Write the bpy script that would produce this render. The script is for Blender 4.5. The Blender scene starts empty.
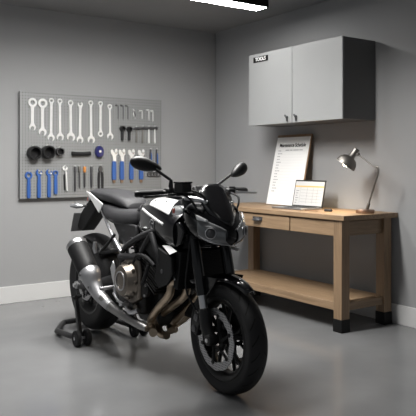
import bpy, bmesh, math, random
from mathutils import Vector, Matrix
from mathutils.bvhtree import BVHTree
random.seed(7)
PI = math.pi
sc = bpy.context.scene
C = bpy.context.collection

# ------------------------------------------------------------------ materials
def mat(name, col, rough=.5, metal=0., coat=0., bump=0., bscale=60., var=0., vscale=6., emit=None, estr=0., spec=.5, rvar=0.):
    m = bpy.data.materials.new(name); m.use_nodes = True
    nt = m.node_tree; N = nt.nodes; L = nt.links
    b = N['Principled BSDF']
    b.inputs['Base Color'].default_value = (*col, 1)
    b.inputs['Roughness'].default_value = rough
    b.inputs['Metallic'].default_value = metal
    b.inputs['Coat Weight'].default_value = coat
    b.inputs['Coat Roughness'].default_value = .05
    b.inputs['Specular IOR Level'].default_value = spec
    if emit:
        b.inputs['Emission Color'].default_value = (*emit, 1)
        b.inputs['Emission Strength'].default_value = estr
    tc = N.new('ShaderNodeTexCoord')
    if var or rvar:
        n = N.new('ShaderNodeTexNoise'); n.inputs['Scale'].default_value = vscale; n.inputs['Detail'].default_value = 5
        L.new(tc.outputs['Object'], n.inputs['Vector'])
        if var:
            r = N.new('ShaderNodeMapRange'); r.inputs['From Min'].default_value = .25; r.inputs['From Max'].default_value = .75
            r.inputs['To Min'].default_value = 1 - var; r.inputs['To Max'].default_value = 1 + var
            L.new(n.outputs['Fac'], r.inputs['Value'])
            mx = N.new('ShaderNodeMix'); mx.data_type = 'RGBA'; mx.blend_type = 'MULTIPLY'
            mx.inputs['Factor'].default_value = 1; mx.inputs['A'].default_value = (*col, 1)
            L.new(r.outputs['Result'], mx.inputs['B']); L.new(mx.outputs['Result'], b.inputs['Base Color'])
        if rvar:
            r2 = N.new('ShaderNodeMapRange'); r2.inputs['From Min'].default_value = .3; r2.inputs['From Max'].default_value = .7
            r2.inputs['To Min'].default_value = rough - rvar; r2.inputs['To Max'].default_value = rough + rvar
            L.new(n.outputs['Fac'], r2.inputs['Value']); L.new(r2.outputs['Result'], b.inputs['Roughness'])
    if bump:
        n2 = N.new('ShaderNodeTexNoise'); n2.inputs['Scale'].default_value = bscale; n2.inputs['Detail'].default_value = 4
        L.new(tc.outputs['Object'], n2.inputs['Vector'])
        bp = N.new('ShaderNodeBump'); bp.inputs['Strength'].default_value = bump; bp.inputs['Distance'].default_value = .01
        L.new(n2.outputs['Fac'], bp.inputs['Height']); L.new(bp.outputs['Normal'], b.inputs['Normal'])
    return m

def wood(name, c1, c2, axis, rough=.5):
    m = mat(name, c1, rough); nt = m.node_tree; N = nt.nodes; L = nt.links; b = N['Principled BSDF']
    tc = N['Texture Coordinate'] if 'Texture Coordinate' in N else N.new('ShaderNodeTexCoord')
    mp = N.new('ShaderNodeMapping'); s = [14, 14, 14]; s[axis] = 1.1
    mp.inputs['Scale'].default_value = s; L.new(tc.outputs['Object'], mp.inputs['Vector'])
    n = N.new('ShaderNodeTexNoise'); n.inputs['Scale'].default_value = 3; n.inputs['Detail'].default_value = 8
    n.inputs['Distortion'].default_value = .8; L.new(mp.outputs['Vector'], n.inputs['Vector'])
    r = N.new('ShaderNodeValToRGB'); e = r.color_ramp.elements
    e[0].position = .3; e[0].color = (*c2, 1); e[1].position = .68; e[1].color = (*c1, 1)
    L.new(n.outputs['Fac'], r.inputs['Fac']); L.new(r.outputs['Color'], b.inputs['Base Color'])
    bp = N.new('ShaderNodeBump'); bp.inputs['Strength'].default_value = .15; bp.inputs['Distance'].default_value = .004
    L.new(n.outputs['Fac'], bp.inputs['Height']); L.new(bp.outputs['Normal'], b.inputs['Normal'])
    return m

def dots_mat(name, col, hole, pitch, rad, ax=(0, 2), rough=.5, metal=0.):
    m = mat(name, col, rough, metal); nt = m.node_tree; N = nt.nodes; L = nt.links; b = N['Principled BSDF']
    tc = N['Texture Coordinate']; sp = N.new('ShaderNodeSeparateXYZ'); L.new(tc.outputs['Object'], sp.inputs[0])
    def math_(op, a, c=None, v=None):
        k = N.new('ShaderNodeMath'); k.operation = op; L.new(a, k.inputs[0])
        if c is not None: L.new(c, k.inputs[1])
        if v is not None: k.inputs[1].default_value = v
        return k.outputs[0]
    q = []
    for a in ax:
        f = math_('PINGPONG', math_('ADD', sp.outputs[a], v=10 * pitch), v=pitch / 2)
        q.append(math_('MULTIPLY', f, f))
    d = math_('ADD', q[0], q[1])
    k = math_('LESS_THAN', d, v=rad * rad)
    mx = N.new('ShaderNodeMix'); mx.data_type = 'RGBA'
    mx.inputs['A'].default_value = (*col, 1); mx.inputs['B'].default_value = (*hole, 1)
    L.new(k, mx.inputs['Factor']); L.new(mx.outputs['Result'], b.inputs['Base Color'])
    return m

def tyre_mat(name):
    m = mat(name, (.011, .011, .012), .6, spec=.22); nt = m.node_tree; N = nt.nodes; L = nt.links; b = N['Principled BSDF']
    tc = N['Texture Coordinate']; sp = N.new('ShaderNodeSeparateXYZ'); L.new(tc.outputs['Object'], sp.inputs[0])
    def M(op, a, c=None, v=None):
        k = N.new('ShaderNodeMath'); k.operation = op
        L.new(a, k.inputs[0])
        if c is not None: L.new(c, k.inputs[1])
        if v is not None: k.inputs[1].default_value = v
        return k.outputs[0]
    ang = M('ARCTAN2', sp.outputs[2], sp.outputs[0])
    ay = M('ABSOLUTE', sp.outputs[1])
    f = M('FRACT', M('ADD', M('ADD', M('MULTIPLY', ang, v=22 / (2 * PI)), M('MULTIPLY', ay, v=17.)), v=40))
    g = M('MULTIPLY', M('LESS_THAN', f, v=.13), M('MULTIPLY', M('GREATER_THAN', ay, v=.012), M('LESS_THAN', ay, v=.05)))
    h = M('SUBTRACT', g, v=0); inv = M('MULTIPLY', h, v=-1)
    bp = N.new('ShaderNodeBump'); bp.inputs['Strength'].default_value = 1; bp.inputs['Distance'].default_value = .006
    L.new(inv, bp.inputs['Height']); L.new(bp.outputs['Normal'], b.inputs['Normal'])
    mx = N.new('ShaderNodeMix'); mx.data_type = 'RGBA'
    mx.inputs['A'].default_value = (.019, .019, .020, 1); mx.inputs['B'].default_value = (.003, .003, .003, 1)
    L.new(g, mx.inputs['Factor']); L.new(mx.outputs['Result'], b.inputs['Base Color'])
    return m

WALL = mat('wall_paint', (.31, .312, .315), .85, bump=.05, bscale=180, var=.02, vscale=2)
CEIL = mat('ceiling_paint', (.27, .27, .27), .9, bump=.05, bscale=120, var=.02)
FLOOR = mat('epoxy_floor', (.178, .180, .183), .16, var=.10, vscale=2.2, rvar=.06, bump=.015, bscale=18, spec=.55)
BASEB = mat('white_skirting', (.60, .60, .595), .45, var=.02)
GLOSS = mat('gloss_black', (.004, .004, .005), .14, coat=.25, spec=.4, bump=.004, bscale=20)
SATIN = mat('satin_black', (.009, .009, .0095), .4, spec=.35, bump=.05, bscale=200)
MATTE = mat('matte_black', (.008, .008, .0085), .55, spec=.25, bump=.1, bscale=260)
CHAR = mat('charcoal_plastic', (.02, .02, .0215), .5, spec=.3, bump=.1, bscale=300)
VINYL = mat('seat_vinyl', (.024, .024, .026), .52, bump=.25, bscale=420, spec=.35)
RUBBER = mat('rubber', (.011, .011, .012), .65, spec=.3, bump=.1, bscale=300)
TYRE = tyre_mat('tyre_rubber')
SILVER = mat('brushed_silver', (.62, .62, .63), .32, 1, var=.06, vscale=30)
ALU = mat('cast_aluminium', (.5, .5, .52), .36, 1, bump=.05, bscale=150)
DARKM = mat('dark_engine_metal', (.028, .027, .0265), .42, .6, bump=.15, bscale=160)
BRONZE = mat('bronze_cover', (.20, .175, .15), .36, 1, bump=.06, bscale=120)
PIPE = mat('heat_tinted_steel', (.40, .32, .24), .33, 1, var=.2, vscale=14)
WHITE = mat('white_paint', (.82, .82, .82), .18, coat=.8, var=.01)
LENS = mat('smoked_lens', (.17, .175, .18), .2, .3, coat=.6)
BRIGHT = mat('clear_lens_and_highlight', (.88, .89, .90), .15, 0, coat=1)  # signal lenses, and the painted highlight on the headlight corners
AMBER = mat('red_amber_lens', (.42, .07, .045), .2, coat=1)
SCREENB = mat('smoked_screen', (.006, .006, .007), .22, coat=.25)
DISC = dots_mat('drilled_steel', (.40, .40, .41), (.05, .05, .05), .0125, .0031, (0, 2), .36, .9)
TOOLST = mat('tool_steel', (.80, .80, .79), .3, .3, var=.08, vscale=40)
TOOLDK = mat('dark_tool_steel', (.10, .10, .105), .4, .7, var=.1, vscale=40)
BLUE = mat('blue_grip', (.03, .10, .33), .4, var=.06, vscale=30)
NAVY = mat('navy_plastic', (.018, .02, .11), .25, coat=.5)
ORANGE = mat('orange_plastic', (.65, .25, .05), .5, var=.05)
PEG = dots_mat('perforated_board', (.27, .275, .275), (.10, .10, .10), .0254, .0052, (0, 2), .55, .2)
PEGE = mat('board_edge', (.05, .05, .05), .5)
CAB = mat('cabinet_grey', (.30, .305, .305), .42, .1, var=.015)
CABS = mat('cabinet_side_shaded', (.11, .11, .11), .5, var=.02)  # door grey darkened: the shade on the cabinet side is in the colour
OAKY = wood('oak_along_bench', (.32, .215, .128), (.21, .138, .078), 1)
OAKX = wood('oak_across_bench', (.26, .175, .105), (.175, .115, .066), 0)
OAKZ = wood('oak_upright', (.285, .19, .112), (.185, .12, .07), 2)
CORK = wood('board_wood', (.27, .17, .10), (.19, .115, .065), 2, .6)
PAPER = mat('paper', (.80, .80, .79), .7, var=.01)
INK = mat('ink', (.012, .012, .012), .8, spec=.1)
GREYINK = mat('grey_ink', (.35, .35, .36), .7)
LAPG = mat('laptop_grey', (.30, .30, .31), .35, .8)
KEYS = mat('keyboard_black', (.02, .02, .02), .5)
SCRW = mat('screen_white', (.5, .5, .5), .3, emit=(1, .99, .96), estr=.12)
SCRO = mat('screen_amber', (.6, .42, .15), .3, emit=(1, .66, .22), estr=.1)
SCRG = mat('screen_grey', (.25, .25, .27), .4)
LAMPM = mat('lamp_pewter', (.20, .19, .175), .42, .85, var=.04, vscale=20)
COPPER = mat('copper_base', (.33, .23, .175), .38, .9, var=.05, vscale=20)
BULB = mat('bulb_glow', (1, .9, .75), .5, emit=(1, .82, .58), estr=30)
SHADEIN = mat('shade_lining', (.85, .83, .78), .5)
DIFF = mat('light_diffuser', (1, 1, 1), .5, emit=(1, .985, .96), estr=38)
FIXT = mat('fixture_black', (.006, .006, .006), .5, spec=.2)
DULL = mat('dull_steel', (.30, .295, .29), .42, 1, var=.15, vscale=16)
SHIELD = mat('satin_silver', (.42, .42, .43), .42, .9, var=.08, vscale=20)
PLATE = mat('plate_back_grey', (.075, .075, .077), .5)
STANDM = mat('stand_black', (.014, .014, .015), .38, bump=.05, bscale=150)

# ------------------------------------------------------------------ mesh helpers
class MB:
    def __init__(s): s.bm = bmesh.new()
    def face(s, vs):
        try: s.bm.faces.new(vs)
        except ValueError: pass
    def box(s, c, d, rot=None, taper=1.):
        vs = []
        R = rot if rot is not None else Matrix.Identity(3)
        for z in (-1, 1):
            k = taper if z > 0 else 1
            for x, y in ((-1, -1), (1, -1), (1, 1), (-1, 1)):
                vs.append(s.bm.verts.new(Vector(c) + R @ Vector((x * d[0] / 2 * k, y * d[1] / 2 * k, z * d[2] / 2))))
        for f in ((3, 2, 1, 0), (4, 5, 6, 7), (0, 1, 5, 4), (1, 2, 6, 5), (2, 3, 7, 6), (3, 0, 4, 7)):
            s.face([vs[i] for i in f])
        return s
    def bar(s, a, b, w, h=None, up=(0, 0, 1)):
        a, b = Vector(a), Vector(b); h = h or w
        z = (b - a).normalized(); u = Vector(up)
        if abs(z.dot(u)) > .98: u = Vector((1, 0, 0))
        x = u.cross(z).normalized(); y = z.cross(x)
        R = Matrix((x, y, z)).transposed()
        return s.box((a + b) / 2, (w, h, (b - a).length), R)
    def rings(s, rings, closed=True, cap=True):
        prev = None; first = None
        for r in rings:
            vs = [s.bm.verts.new(p) for p in r]
            if prev:
                n = len(vs)
                for i in range(n if closed else n - 1):
                    s.face([prev[i], prev[(i + 1) % n], vs[(i + 1) % n], vs[i]])
            else: first = vs
            prev = vs
        if cap and closed:
            s.face(list(reversed(first))); s.face(prev)
        return s
    def lathe(s, prof, c=(0, 0, 0), axis=(0, 0, 1), seg=32, cap=True, loop=False):
        z = Vector(axis).normalized()
        x = z.orthogonal().normalized(); y = z.cross(x); c = Vector(c)
        R = [[c + z * h + (x * math.cos(2 * PI * i / seg) + y * math.sin(2 * PI * i / seg)) * max(r, 1e-4) for i in range(seg)] for r, h in prof]
        if loop: R.append(R[0]); cap = False
        s.rings(R, True, cap)
        if loop: bmesh.ops.remove_doubles(s.bm, verts=s.bm.verts, dist=1e-6)
        return s
    def tube(s, pts, r, seg=12, smooth=6, cap=True, flat=1.):
        P = spline(pts, smooth) if smooth > 1 else [Vector(p) for p in pts]
        n = len(P)
        if isinstance(r, (list, tuple)):
            R = []
            for i in range(n):
                t = i / (n - 1) * (len(r) - 1); k = min(int(t), len(r) - 2); R.append(r[k] + (r[k + 1] - r[k]) * (t - k))
        else: R = [r] * n
        t0 = (P[1] - P[0]).normalized(); x = t0.orthogonal().normalized(); rings = []
        for i in range(n):
            t = (P[min(i + 1, n - 1)] - P[max(i - 1, 0)]).normalized()
            x = (x - t * x.dot(t)).normalized(); y = t.cross(x)
            rings.append([P[i] + (x * math.cos(2 * PI * k / seg) + y * math.sin(2 * PI * k / seg) * flat) * R[i] for k in range(seg)])
        return s.rings(rings, True, cap)
    def prism(s, poly, f, d):
        """poly: 2d outline; f maps (u, v, w) to a point; extruded from w=0 to w=d"""
        a = [s.bm.verts.new(f(u, v, 0)) for u, v in poly]; b = [s.bm.verts.new(f(u, v, d)) for u, v in poly]
        n = len(a); s.face(list(reversed(a))); s.face(b)
        for i in range(n): s.face([a[i], a[(i + 1) % n], b[(i + 1) % n], b[i]])
        return s
    def annulus(s, f, cu, cv, ro, ri, d, seg=20, hexed=False):
        R = []
        for r, w in ((ro, 0), (ro, d), (ri, d), (ri, 0), (ro, 0)):
            R.append([f(cu + r * math.cos(2 * PI * i / seg), cv + r * math.sin(2 * PI * i / seg), w) for i in range(seg)])
        return s.rings(R, True, False)
    def grid(s, rows):
        return s.rings(rows, False, False)
    def build(s, name, m, parent=None, sharp=32, bev=0., bseg=2, solid=0., origin=None, offset=1, weld=True):
        if weld: bmesh.ops.remove_doubles(s.bm, verts=s.bm.verts, dist=1e-5)
        bmesh.ops.recalc_face_normals(s.bm, faces=s.bm.faces)
        if origin is not None: bmesh.ops.translate(s.bm, verts=s.bm.verts, vec=-Vector(origin))
        me = bpy.data.meshes.new(name); s.bm.to_mesh(me); s.bm.free()
        me.polygons.foreach_set('use_smooth', [True] * len(me.polygons))
        me.set_sharp_from_angle(angle=math.radians(sharp))
        o = bpy.data.objects.new(name, me); C.objects.link(o)
        for k in (m if isinstance(m, list) else [m]): me.materials.append(k)
        if origin is not None: o.location = origin
        if parent: o.parent = parent
        if solid:
            k = o.modifiers.new('thickness', 'SOLIDIFY'); k.thickness = solid; k.offset = offset
        if bev:
            k = o.modifiers.new('edges', 'BEVEL'); k.width = bev; k.segments = bseg; k.limit_method = 'ANGLE'; k.angle_limit = math.radians(35)
            k.harden_normals = False
        return o

def spline(pts, k):
    P = [Vector(p) for p in pts]; out = []
    n = len(P)
    for i in range(n - 1):
        p0 = P[i - 1] if i else P[0] * 2 - P[1]
        p1, p2 = P[i], P[i + 1]
        p3 = P[i + 2] if i + 2 < n else P[-1] * 2 - P[-2]
        for j in range(k):
            t = j / k
            out.append(.5 * ((2 * p1) + (p2 - p0) * t + (2 * p0 - 5 * p1 + 4 * p2 - p3) * t * t + (3 * p1 - p0 - 3 * p2 + p3) * t ** 3))
    out.append(P[-1]); return out

def dense(rows, ku, kv):
    """a control net of points smoothed in both directions"""
    a = [spline(r, kv) if kv > 1 else [Vector(p) for p in r] for r in rows]
    cols = [spline([r[j] for r in a], ku) if ku > 1 else [r[j] for r in a] for j in range(len(a[0]))]
    return [[c[i] for c in cols] for i in range(len(cols[0]))]

def mirror_row(x, half):
    """half section from the top centre outward and down: the full row, right to left"""
    r = [(x, -y, z) for y, z in reversed(half)]
    return r + [(x, y, z) for y, z in half[1:]]

def bvh_of(rows):
    v = []; f = []; n = len(rows[0])
    for r in rows: v += [tuple(p) for p in r]
    for i in range(len(rows) - 1):
        for j in range(n - 1):
            a = i * n + j; f.append((a, a + 1, a + n + 1, a + n))
    return BVHTree.FromPolygons(v, f)

def decal(bvh, corners, nu, nv, off, centre):
    """a patch lying on a body surface: four corner points pulled on to it"""
    A, B, D, E = [Vector(p) for p in corners]   # A-B one side, D-E the other
    rows = []
    for i in range(nu + 1):
        r = []
        for j in range(nv + 1):
            p = (A.lerp(B, i / nu)).lerp(D.lerp(E, i / nu), j / nv)
            co, no, _, _ = bvh.find_nearest(p)
            if no.dot(co - Vector(centre)) < 0: no = -no
            r.append(co + no * off)
        rows.append(r)
    return rows

def empty(name, loc=(0, 0, 0), rz=0., label=None, cat=None, group=None):
    o = bpy.data.objects.new(name, None); C.objects.link(o); o.empty_display_size = .1
    o.location = loc; o.rotation_euler = (0, 0, rz)
    if label: tag(o, label, cat, group)
    return o
def tag(o, label, cat, group=None):
    o['label'] = label; o['category'] = cat
    if group: o['group'] = group
    return o
def struct(o): o['kind'] = 'structure'; return o

def text_mesh(name, body, size, m, parent, M, align='CENTER', width=None, extrude=.0004, bold=0.):
    cu = bpy.data.curves.new(name, 'FONT'); cu.body = body; cu.size = size; cu.align_x = align; cu.align_y = 'CENTER'; cu.extrude = extrude; cu.offset = bold
    t = bpy.data.objects.new(name + '_tmp', cu); C.objects.link(t)
    dg = bpy.context.evaluated_depsgraph_get(); dg.update()
    me = bpy.data.meshes.new_from_object(t.evaluated_get(dg)); bpy.data.objects.remove(t); bpy.data.curves.remove(cu)
    me.name = name
    if width:
        w = max(v.co.x for v in me.vertices) - min(v.co.x for v in me.vertices)
        for v in me.vertices: v.co.x *= width / w
    me.transform(M); me.materials.clear(); me.materials.append(m)
    o = bpy.data.objects.new(name, me); C.objects.link(o)
    if parent: o.parent = parent
    return o

# ------------------------------------------------------------------ room
WX, WY, HC = 3.96, 5.60, 2.55
struct(MB().box((1.0, 1.6, -.05), (6.2, 8.3, .1)).build('floor', FLOOR))
struct(MB().box((1.0, 1.6, HC + .05), (6.2, 8.3, .1)).build('ceiling', CEIL))
struct(MB().box((1.0, WY + .05, HC / 2), (6.2, .1, HC)).build('wall_left', WALL))
struct(MB().box((WX + .05, 1.6, HC / 2), (.1, 7.94, HC)).build('wall_right', WALL))
struct(MB().box((WX / 2 - 1, WY - .008, .072), (WX + 2 - .02, .016, .144)).build('baseboard_left', BASEB, bev=.003))
struct(MB().box((WX - .008, 1.6, .072), (.016, 7.9, .144)).build('baseboard_right', BASEB, bev=.003))

# ------------------------------------------------------------------ ceiling light
cl = empty('ceiling_light', (2.1, 4.2, HC), 0, 'long black linear ceiling light with glowing white underside', 'ceiling light')
MB().box((0, 0, -.045), (2.72, .152, .09)).build('housing', FIXT, cl, bev=.003)
MB().box((0, 0, -.0915), (2.69, .128, .004)).build('diffuser', DIFF, cl)

# ------------------------------------------------------------------ wall cabinet
cx0, cy0, cy1, cz0, cz1 = 3.595, 3.442, 4.556, 1.522, 2.138
cab = empty('wall_cabinet', (WX, (cy0 + cy1) / 2, cz0), 0, 'light grey two-door wall cabinet mounted above the workbench', 'wall cabinet')
def rel(o, root):
    o.location = Vector(o.location) - Vector(root.location); return o
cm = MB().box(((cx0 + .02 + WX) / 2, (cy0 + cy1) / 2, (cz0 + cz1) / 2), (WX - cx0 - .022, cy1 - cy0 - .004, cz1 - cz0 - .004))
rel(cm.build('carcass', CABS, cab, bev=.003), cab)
ym = 3.994
for a, b, kn, hole in ((ym + .003, cy1, 4.045, 4.077), (cy0, ym - .003, 3.938, 3.969)):
    d = rel(MB().box((cx0 + .009, (a + b) / 2, (cz0 + cz1) / 2), (.018, b - a, cz1 - cz0)).build('cabinet_door', CAB, cab, bev=.002), cab)
    k = MB().lathe([(.004, 0), (.004, .008), (.011, .010), (.012, .018), (.008, .022), (.0, .022)], (cx0, kn, cz0 + .048), (-1, 0, 0), 16)
    k.box((cx0 - .012, kn, cz0 + .03), (.006, .013, .036))
    k.build('door_latch', TOOLDK, d)
    MB().lathe([(.009, 0), (.009, .004), (.0, .004)], (cx0, hole, cz0 + .062), (-1, 0, 0), 14).build('lock_barrel', TOOLDK, d)
    if a > ym:
        s = MB().box((cx0 - .002, 4.39, cz1 - .05), (.004, .195, .047)).build('sign_plate', INK, d)
        s['label'] = 'small black sign plate lettered TOOLS'
        M = Matrix.Translation((cx0 - .0045, 4.39, cz1 - .0495)) @ Matrix(((0, 0, -1, 0), (-1, 0, 0, 0), (0, 1, 0, 0), (0, 0, 0, 1)))
        text_mesh('sign_lettering', 'TOOLS', .043, WHITE, d, M, width=.14, bold=.0012)

# ------------------------------------------------------------------ workbench
TOPZ = .826
X0, X1, Y0, Y1 = 3.385, 3.957, 3.228, 4.93
wb = empty('workbench', ((X0 + X1) / 2, (Y0 + Y1) / 2, 0), 0, 'long oak workbench with lower shelf and black-capped legs', 'workbench')
def W(mb, name, m, **k): return rel(mb.build(name, m, k.pop('parent', wb), **k), wb) if k.get('parent') is None else mb.build(name, m, k.pop('parent'), **k)
W(MB().box(((X0 + X1) / 2, (Y0 + Y1) / 2, TOPZ - .018), (X1 - X0, Y1 - Y0, .036)), 'bench_top', OAKY, bev=.003)
for lx in (3.44, 3.885):
    for ly in (3.302, 4.845):
        lg = W(MB().box((lx, ly, .44), (.08, .08, .70)), 'leg', OAKZ, bev=.003)
        ft = MB().box((lx, ly, .046), (.086, .086, .092)).build('foot_cap', FIXT, lg, bev=.003)
        ft['label'] = 'black foot cap'
# front drawer and rails
W(MB().box((3.418, 3.57, .728), (.03, .46, .105)), 'front_rail', OAKY, bev=.002)
dr = W(MB().box((3.414, 4.305, .728), (.03, .99, .105)), 'drawer', OAKY, bev=.003)
hb = MB()
hrow = []
for i in range(9):
    a = PI * i / 8
    hrow.append([Vector((3.398 - .028 * math.sin(b), 4.19 + .05 * math.cos(a) * (1 - .15 * math.sin(b)), .728 + .028 * math.sin(a) * math.cos(b))) for b in [PI / 2 * j / 6 for j in range(7)]])
hb.grid(hrow); hb.box((3.397, 4.19, .745), (.004, .115, .026))
hb.build('cup_handle', TOOLDK, dr, solid=.003)
W(MB().box((3.90, 4.07, .728), (.03, 1.46, .105)), 'back_rail', OAKY, bev=.002)
for ly in (3.302, 4.845):
    W(MB().box((3.662, ly, .728), (.37, .03, .105)), 'end_rail', OAKX, bev=.002)
W(MB().box((3.66, 4.07, .176), (.50, 1.464, .058)), 'lower_shelf', OAKY, bev=.003)
for ly in (3.302, 4.845):
    W(MB().box((3.662, ly, .176), (.37, .05, .056)), 'shelf_rail', OAKX, bev=.002)

# ------------------------------------------------------------------ chart board leaning on the wall
bt, bb = Vector((3.937, 0, 1.445)), Vector((3.795, 0, TOPZ + .001))
ax = (bt - bb).normalized(); nrm = Vector((-ax.z, 0, ax.x)); Lb = (bt - bb).length
cb = empty('chart_board', (3.76, 4.30, TOPZ), 0, 'white wall chart on brown wooden board leaning behind the laptop', 'chart board')
yaw = Matrix.Rotation(math.radians(2.0), 3, 'Z')
def F(y, v, w):       # y along the bench, v up the board, w out from it
    return bb + ax * v + nrm * w + Vector((0, 4.335 + y, 0))
def fb(u, v, w): return F(-u, v, w)
def R4(u0, u1, v0, v1): return [(u0, v0), (u1, v0), (u1, v1), (u0, v1)]
rel(MB().prism(R4(-.212, .228, 0, Lb), fb, .012).build('wooden_backing', CORK, cb, bev=.002), cb)
rel(MB().prism(R4(-.207, .220, .004, Lb - .024), fb, .003).build('x', PAPER, cb), cb)
pp = bpy.data.objects['x']; pp.name = 'paper_chart'
for v in pp.data.vertices: v.co += nrm * .0125
Mb = Matrix(((0, ax.x, nrm.x, 0), (-1, 0, 0, 0), (0, ax.z, nrm.z, 0), (0, 0, 0, 1)))
def put(u, v, w):
    M = Mb.copy(); M.translation = F(-u, v, w); return M
text_mesh('chart_heading', 'Maintenance Schedule', .046, INK, pp, put(.010, Lb - .098, .0160), width=.335, bold=.0011)
ln = MB()
for u0, u1 in ((-.07, -.02), (-.012, .02), (.03, .10), (.108, .15)):
    ln.prism(R4(u0, u1, Lb - .146, Lb - .138), lambda u, v, w: fb(u, v, .0156 + w), .0006)
ln.build('chart_subheading', GREYINK, pp)
ln = MB()
for i in range(15):
    v = Lb - .15 - i * .026
    for k in range(2 + (i * 7) % 3 % 2):
        ln.prism(R4(-.165 + k * .02, -.15 + k * .02, v, v + .007), lambda u, v, w: fb(u, v, .0156 + w), .0006)
ln.build('chart_list_marks', GREYINK, pp)
ln = MB()
for i in range(15):
    v = Lb - .154 - i * .026
    ln.prism(R4(-.165, .18, v, v + .0012), lambda u, v, w: fb(u, v, .0155 + w), .0004)
ln.build('chart_ruled_lines', mat('faint_rule', (.62, .62, .62), .7), pp)

# ------------------------------------------------------------------ laptop
lp = empty('laptop', (3.64, 3.98, TOPZ), 0, 'open silver laptop showing a spreadsheet page on the workbench', 'laptop')
rel(MB().box((3.635, 3.985, TOPZ + .007), (.225, .355, .012)).build('keyboard_deck', LAPG, lp, bev=.003), lp)
kk = MB()
for i in range(5):
    for j in range(13):
        kk.box((3.668 - .0 + (i - 2) * .021, 3.985 + (j - 6) * .0225, TOPZ + .0142), (.017, .0185, .002))
rel(kk.build('keys', KEYS, lp), lp)
rel(MB().box((3.567, 3.985, TOPZ + .0135), (.055, .10, .001)).build('touchpad', CHAR, lp), lp)
la = Vector((math.sin(math.radians(12)), 0, math.cos(math.radians(12)))); ln_ = Vector((-la.z, 0, la.x))
lo = Vector((3.745, 3.985, TOPZ + .010))
def fl(u, v, w): return lo + la * v + ln_ * w + Vector((0, -u, 0))
rel(MB().prism(R4(-.178, .178, 0, .224), fl, -.007).build('screen_lid', KEYS, lp, bev=.002), lp)
sd = [o for o in lp.children if o.name.startswith('screen_lid')][0]
def scr(name, m, u0, u1, v0, v1, w):
    o = MB().prism(R4(u0, u1, v0, v1), lambda u, v, q: fl(u, v, w + q), .0004).build(name, m, sd)
    return o
scr('display', SCRW, -.168, .168, .012, .212, .0004)
scr('amber_header_bar', SCRO, -.168, .168, .164, .176, .0009)
dm = MB()
for i in range(6): dm.prism(R4(-.15, -.13 + .008 * (i % 3), .03 + i * .02, .035 + i * .02), lambda u, v, q: fl(u, v, .0010 + q), .0004)
for i in range(5): dm.prism(R4(-.09, .15, .04 + i * .025, .0415 + i * .025), lambda u, v, q: fl(u, v, .0010 + q), .0004)
for u in (-.1, -.02, .05, .1): dm.prism(R4(u, u + .0015, .03, .165), lambda u, v, q: fl(u, v, .0010 + q), .0004)
dm.build('screen_marks', SCRG, sd)

# ------------------------------------------------------------------ desk lamp
dl = empty('desk_lamp', (3.72, 3.335, TOPZ), 0, 'pewter desk lamp with dome shade and bent arm glowing warmly', 'desk lamp')
ly_, lx_ = 3.335, 3.72
rel(MB().lathe([(.0, 0), (.066, 0), (.068, .004), (.068, .022), (.064, .027), (.02, .029), (.0, .029)], (lx_, ly_, TOPZ), seg=40).build('lamp_base', COPPER, dl), dl)['label'] = 'round copper base'
P0 = Vector((lx_, 3.318, TOPZ + .028)); P1 = Vector((lx_, 3.204, 1.142)); P2 = Vector((lx_, 3.404, 1.258))
st = MB().tube([P0, P0 + (P1 - P0) * .25, P0 + (P1 - P0) * .6, P0 + (P1 - P0) * .93, P1 + Vector((0, .012, .022)), P1 + (P2 - P1) * .2, P1 + (P2 - P1) * .6, P2], .0062, 10, 8)
st.lathe([(.012, 0), (.012, .05), (.008, .055)], P0 - Vector((0, 0, .004)), (P1 - P0), 16)
rel(st.build('arm', LAMPM, dl), dl)
rel(MB().lathe([(.0, -.011), (.013, -.011), (.013, .011), (.0, .011)], P2, (1, 0, 0), 18).build('joint_knob', LAMPM, dl), dl)
apex = Vector((lx_ - .0, 3.456, 1.256)); rim = Vector((lx_ - .050, 3.516, 1.150)); sax = (rim - apex).normalized()
sp = []
for i in range(13):
    a = PI / 2 * i / 12
    sp.append((.020 + .060 * math.sin(a), .02 + .074 * (1 - math.cos(a))))
sh = MB().lathe([(r, h) for r, h in sp] + [(r - .0025, h + .0005) for r, h in reversed(sp)], apex, sax, 36, cap=False)
so = rel(sh.build('lamp_shade', LAMPM, dl, sharp=60), dl)
MB().lathe([(.0, -.055), (.020, -.055), (.024, -.05), (.024, .012), (.03, .022), (.0, .022)], apex, sax, 24).build('shade_cap', LAMPM, so)
MB().lathe([(r - .0035, h + .002) for r, h in sp], apex, sax, 36, cap=False).build('shade_lining', SHADEIN, so, sharp=60)
bl = MB().lathe([(.0, .02), (.012, .03), (.026, .065), (.028, .08), (.018, .1), (.0, .106)], apex, sax, 20).build('bulb', BULB, so)

# marker and pencil on the bench
MB().lathe([(.0, 0), (.009, 0), (.0095, .004), (.0095, .06), (.0, .062)], (3.60, 3.63, TOPZ + .0095), (.30, -1, 0), 14).build('marker_pen', KEYS)
tag(bpy.data.objects['marker_pen'], 'short black marker pen lying right of the laptop', 'pen')
tt = MB().lathe([(.0, 0), (.004, .012), (.004, .13), (.0, .13)], (3.545, 3.64, TOPZ + .0042), (-.12, 1, 0), 8).build('pencil', CORK)
tag(tt, 'thin brown pencil lying beside the laptop front edge', 'pencil')

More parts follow.
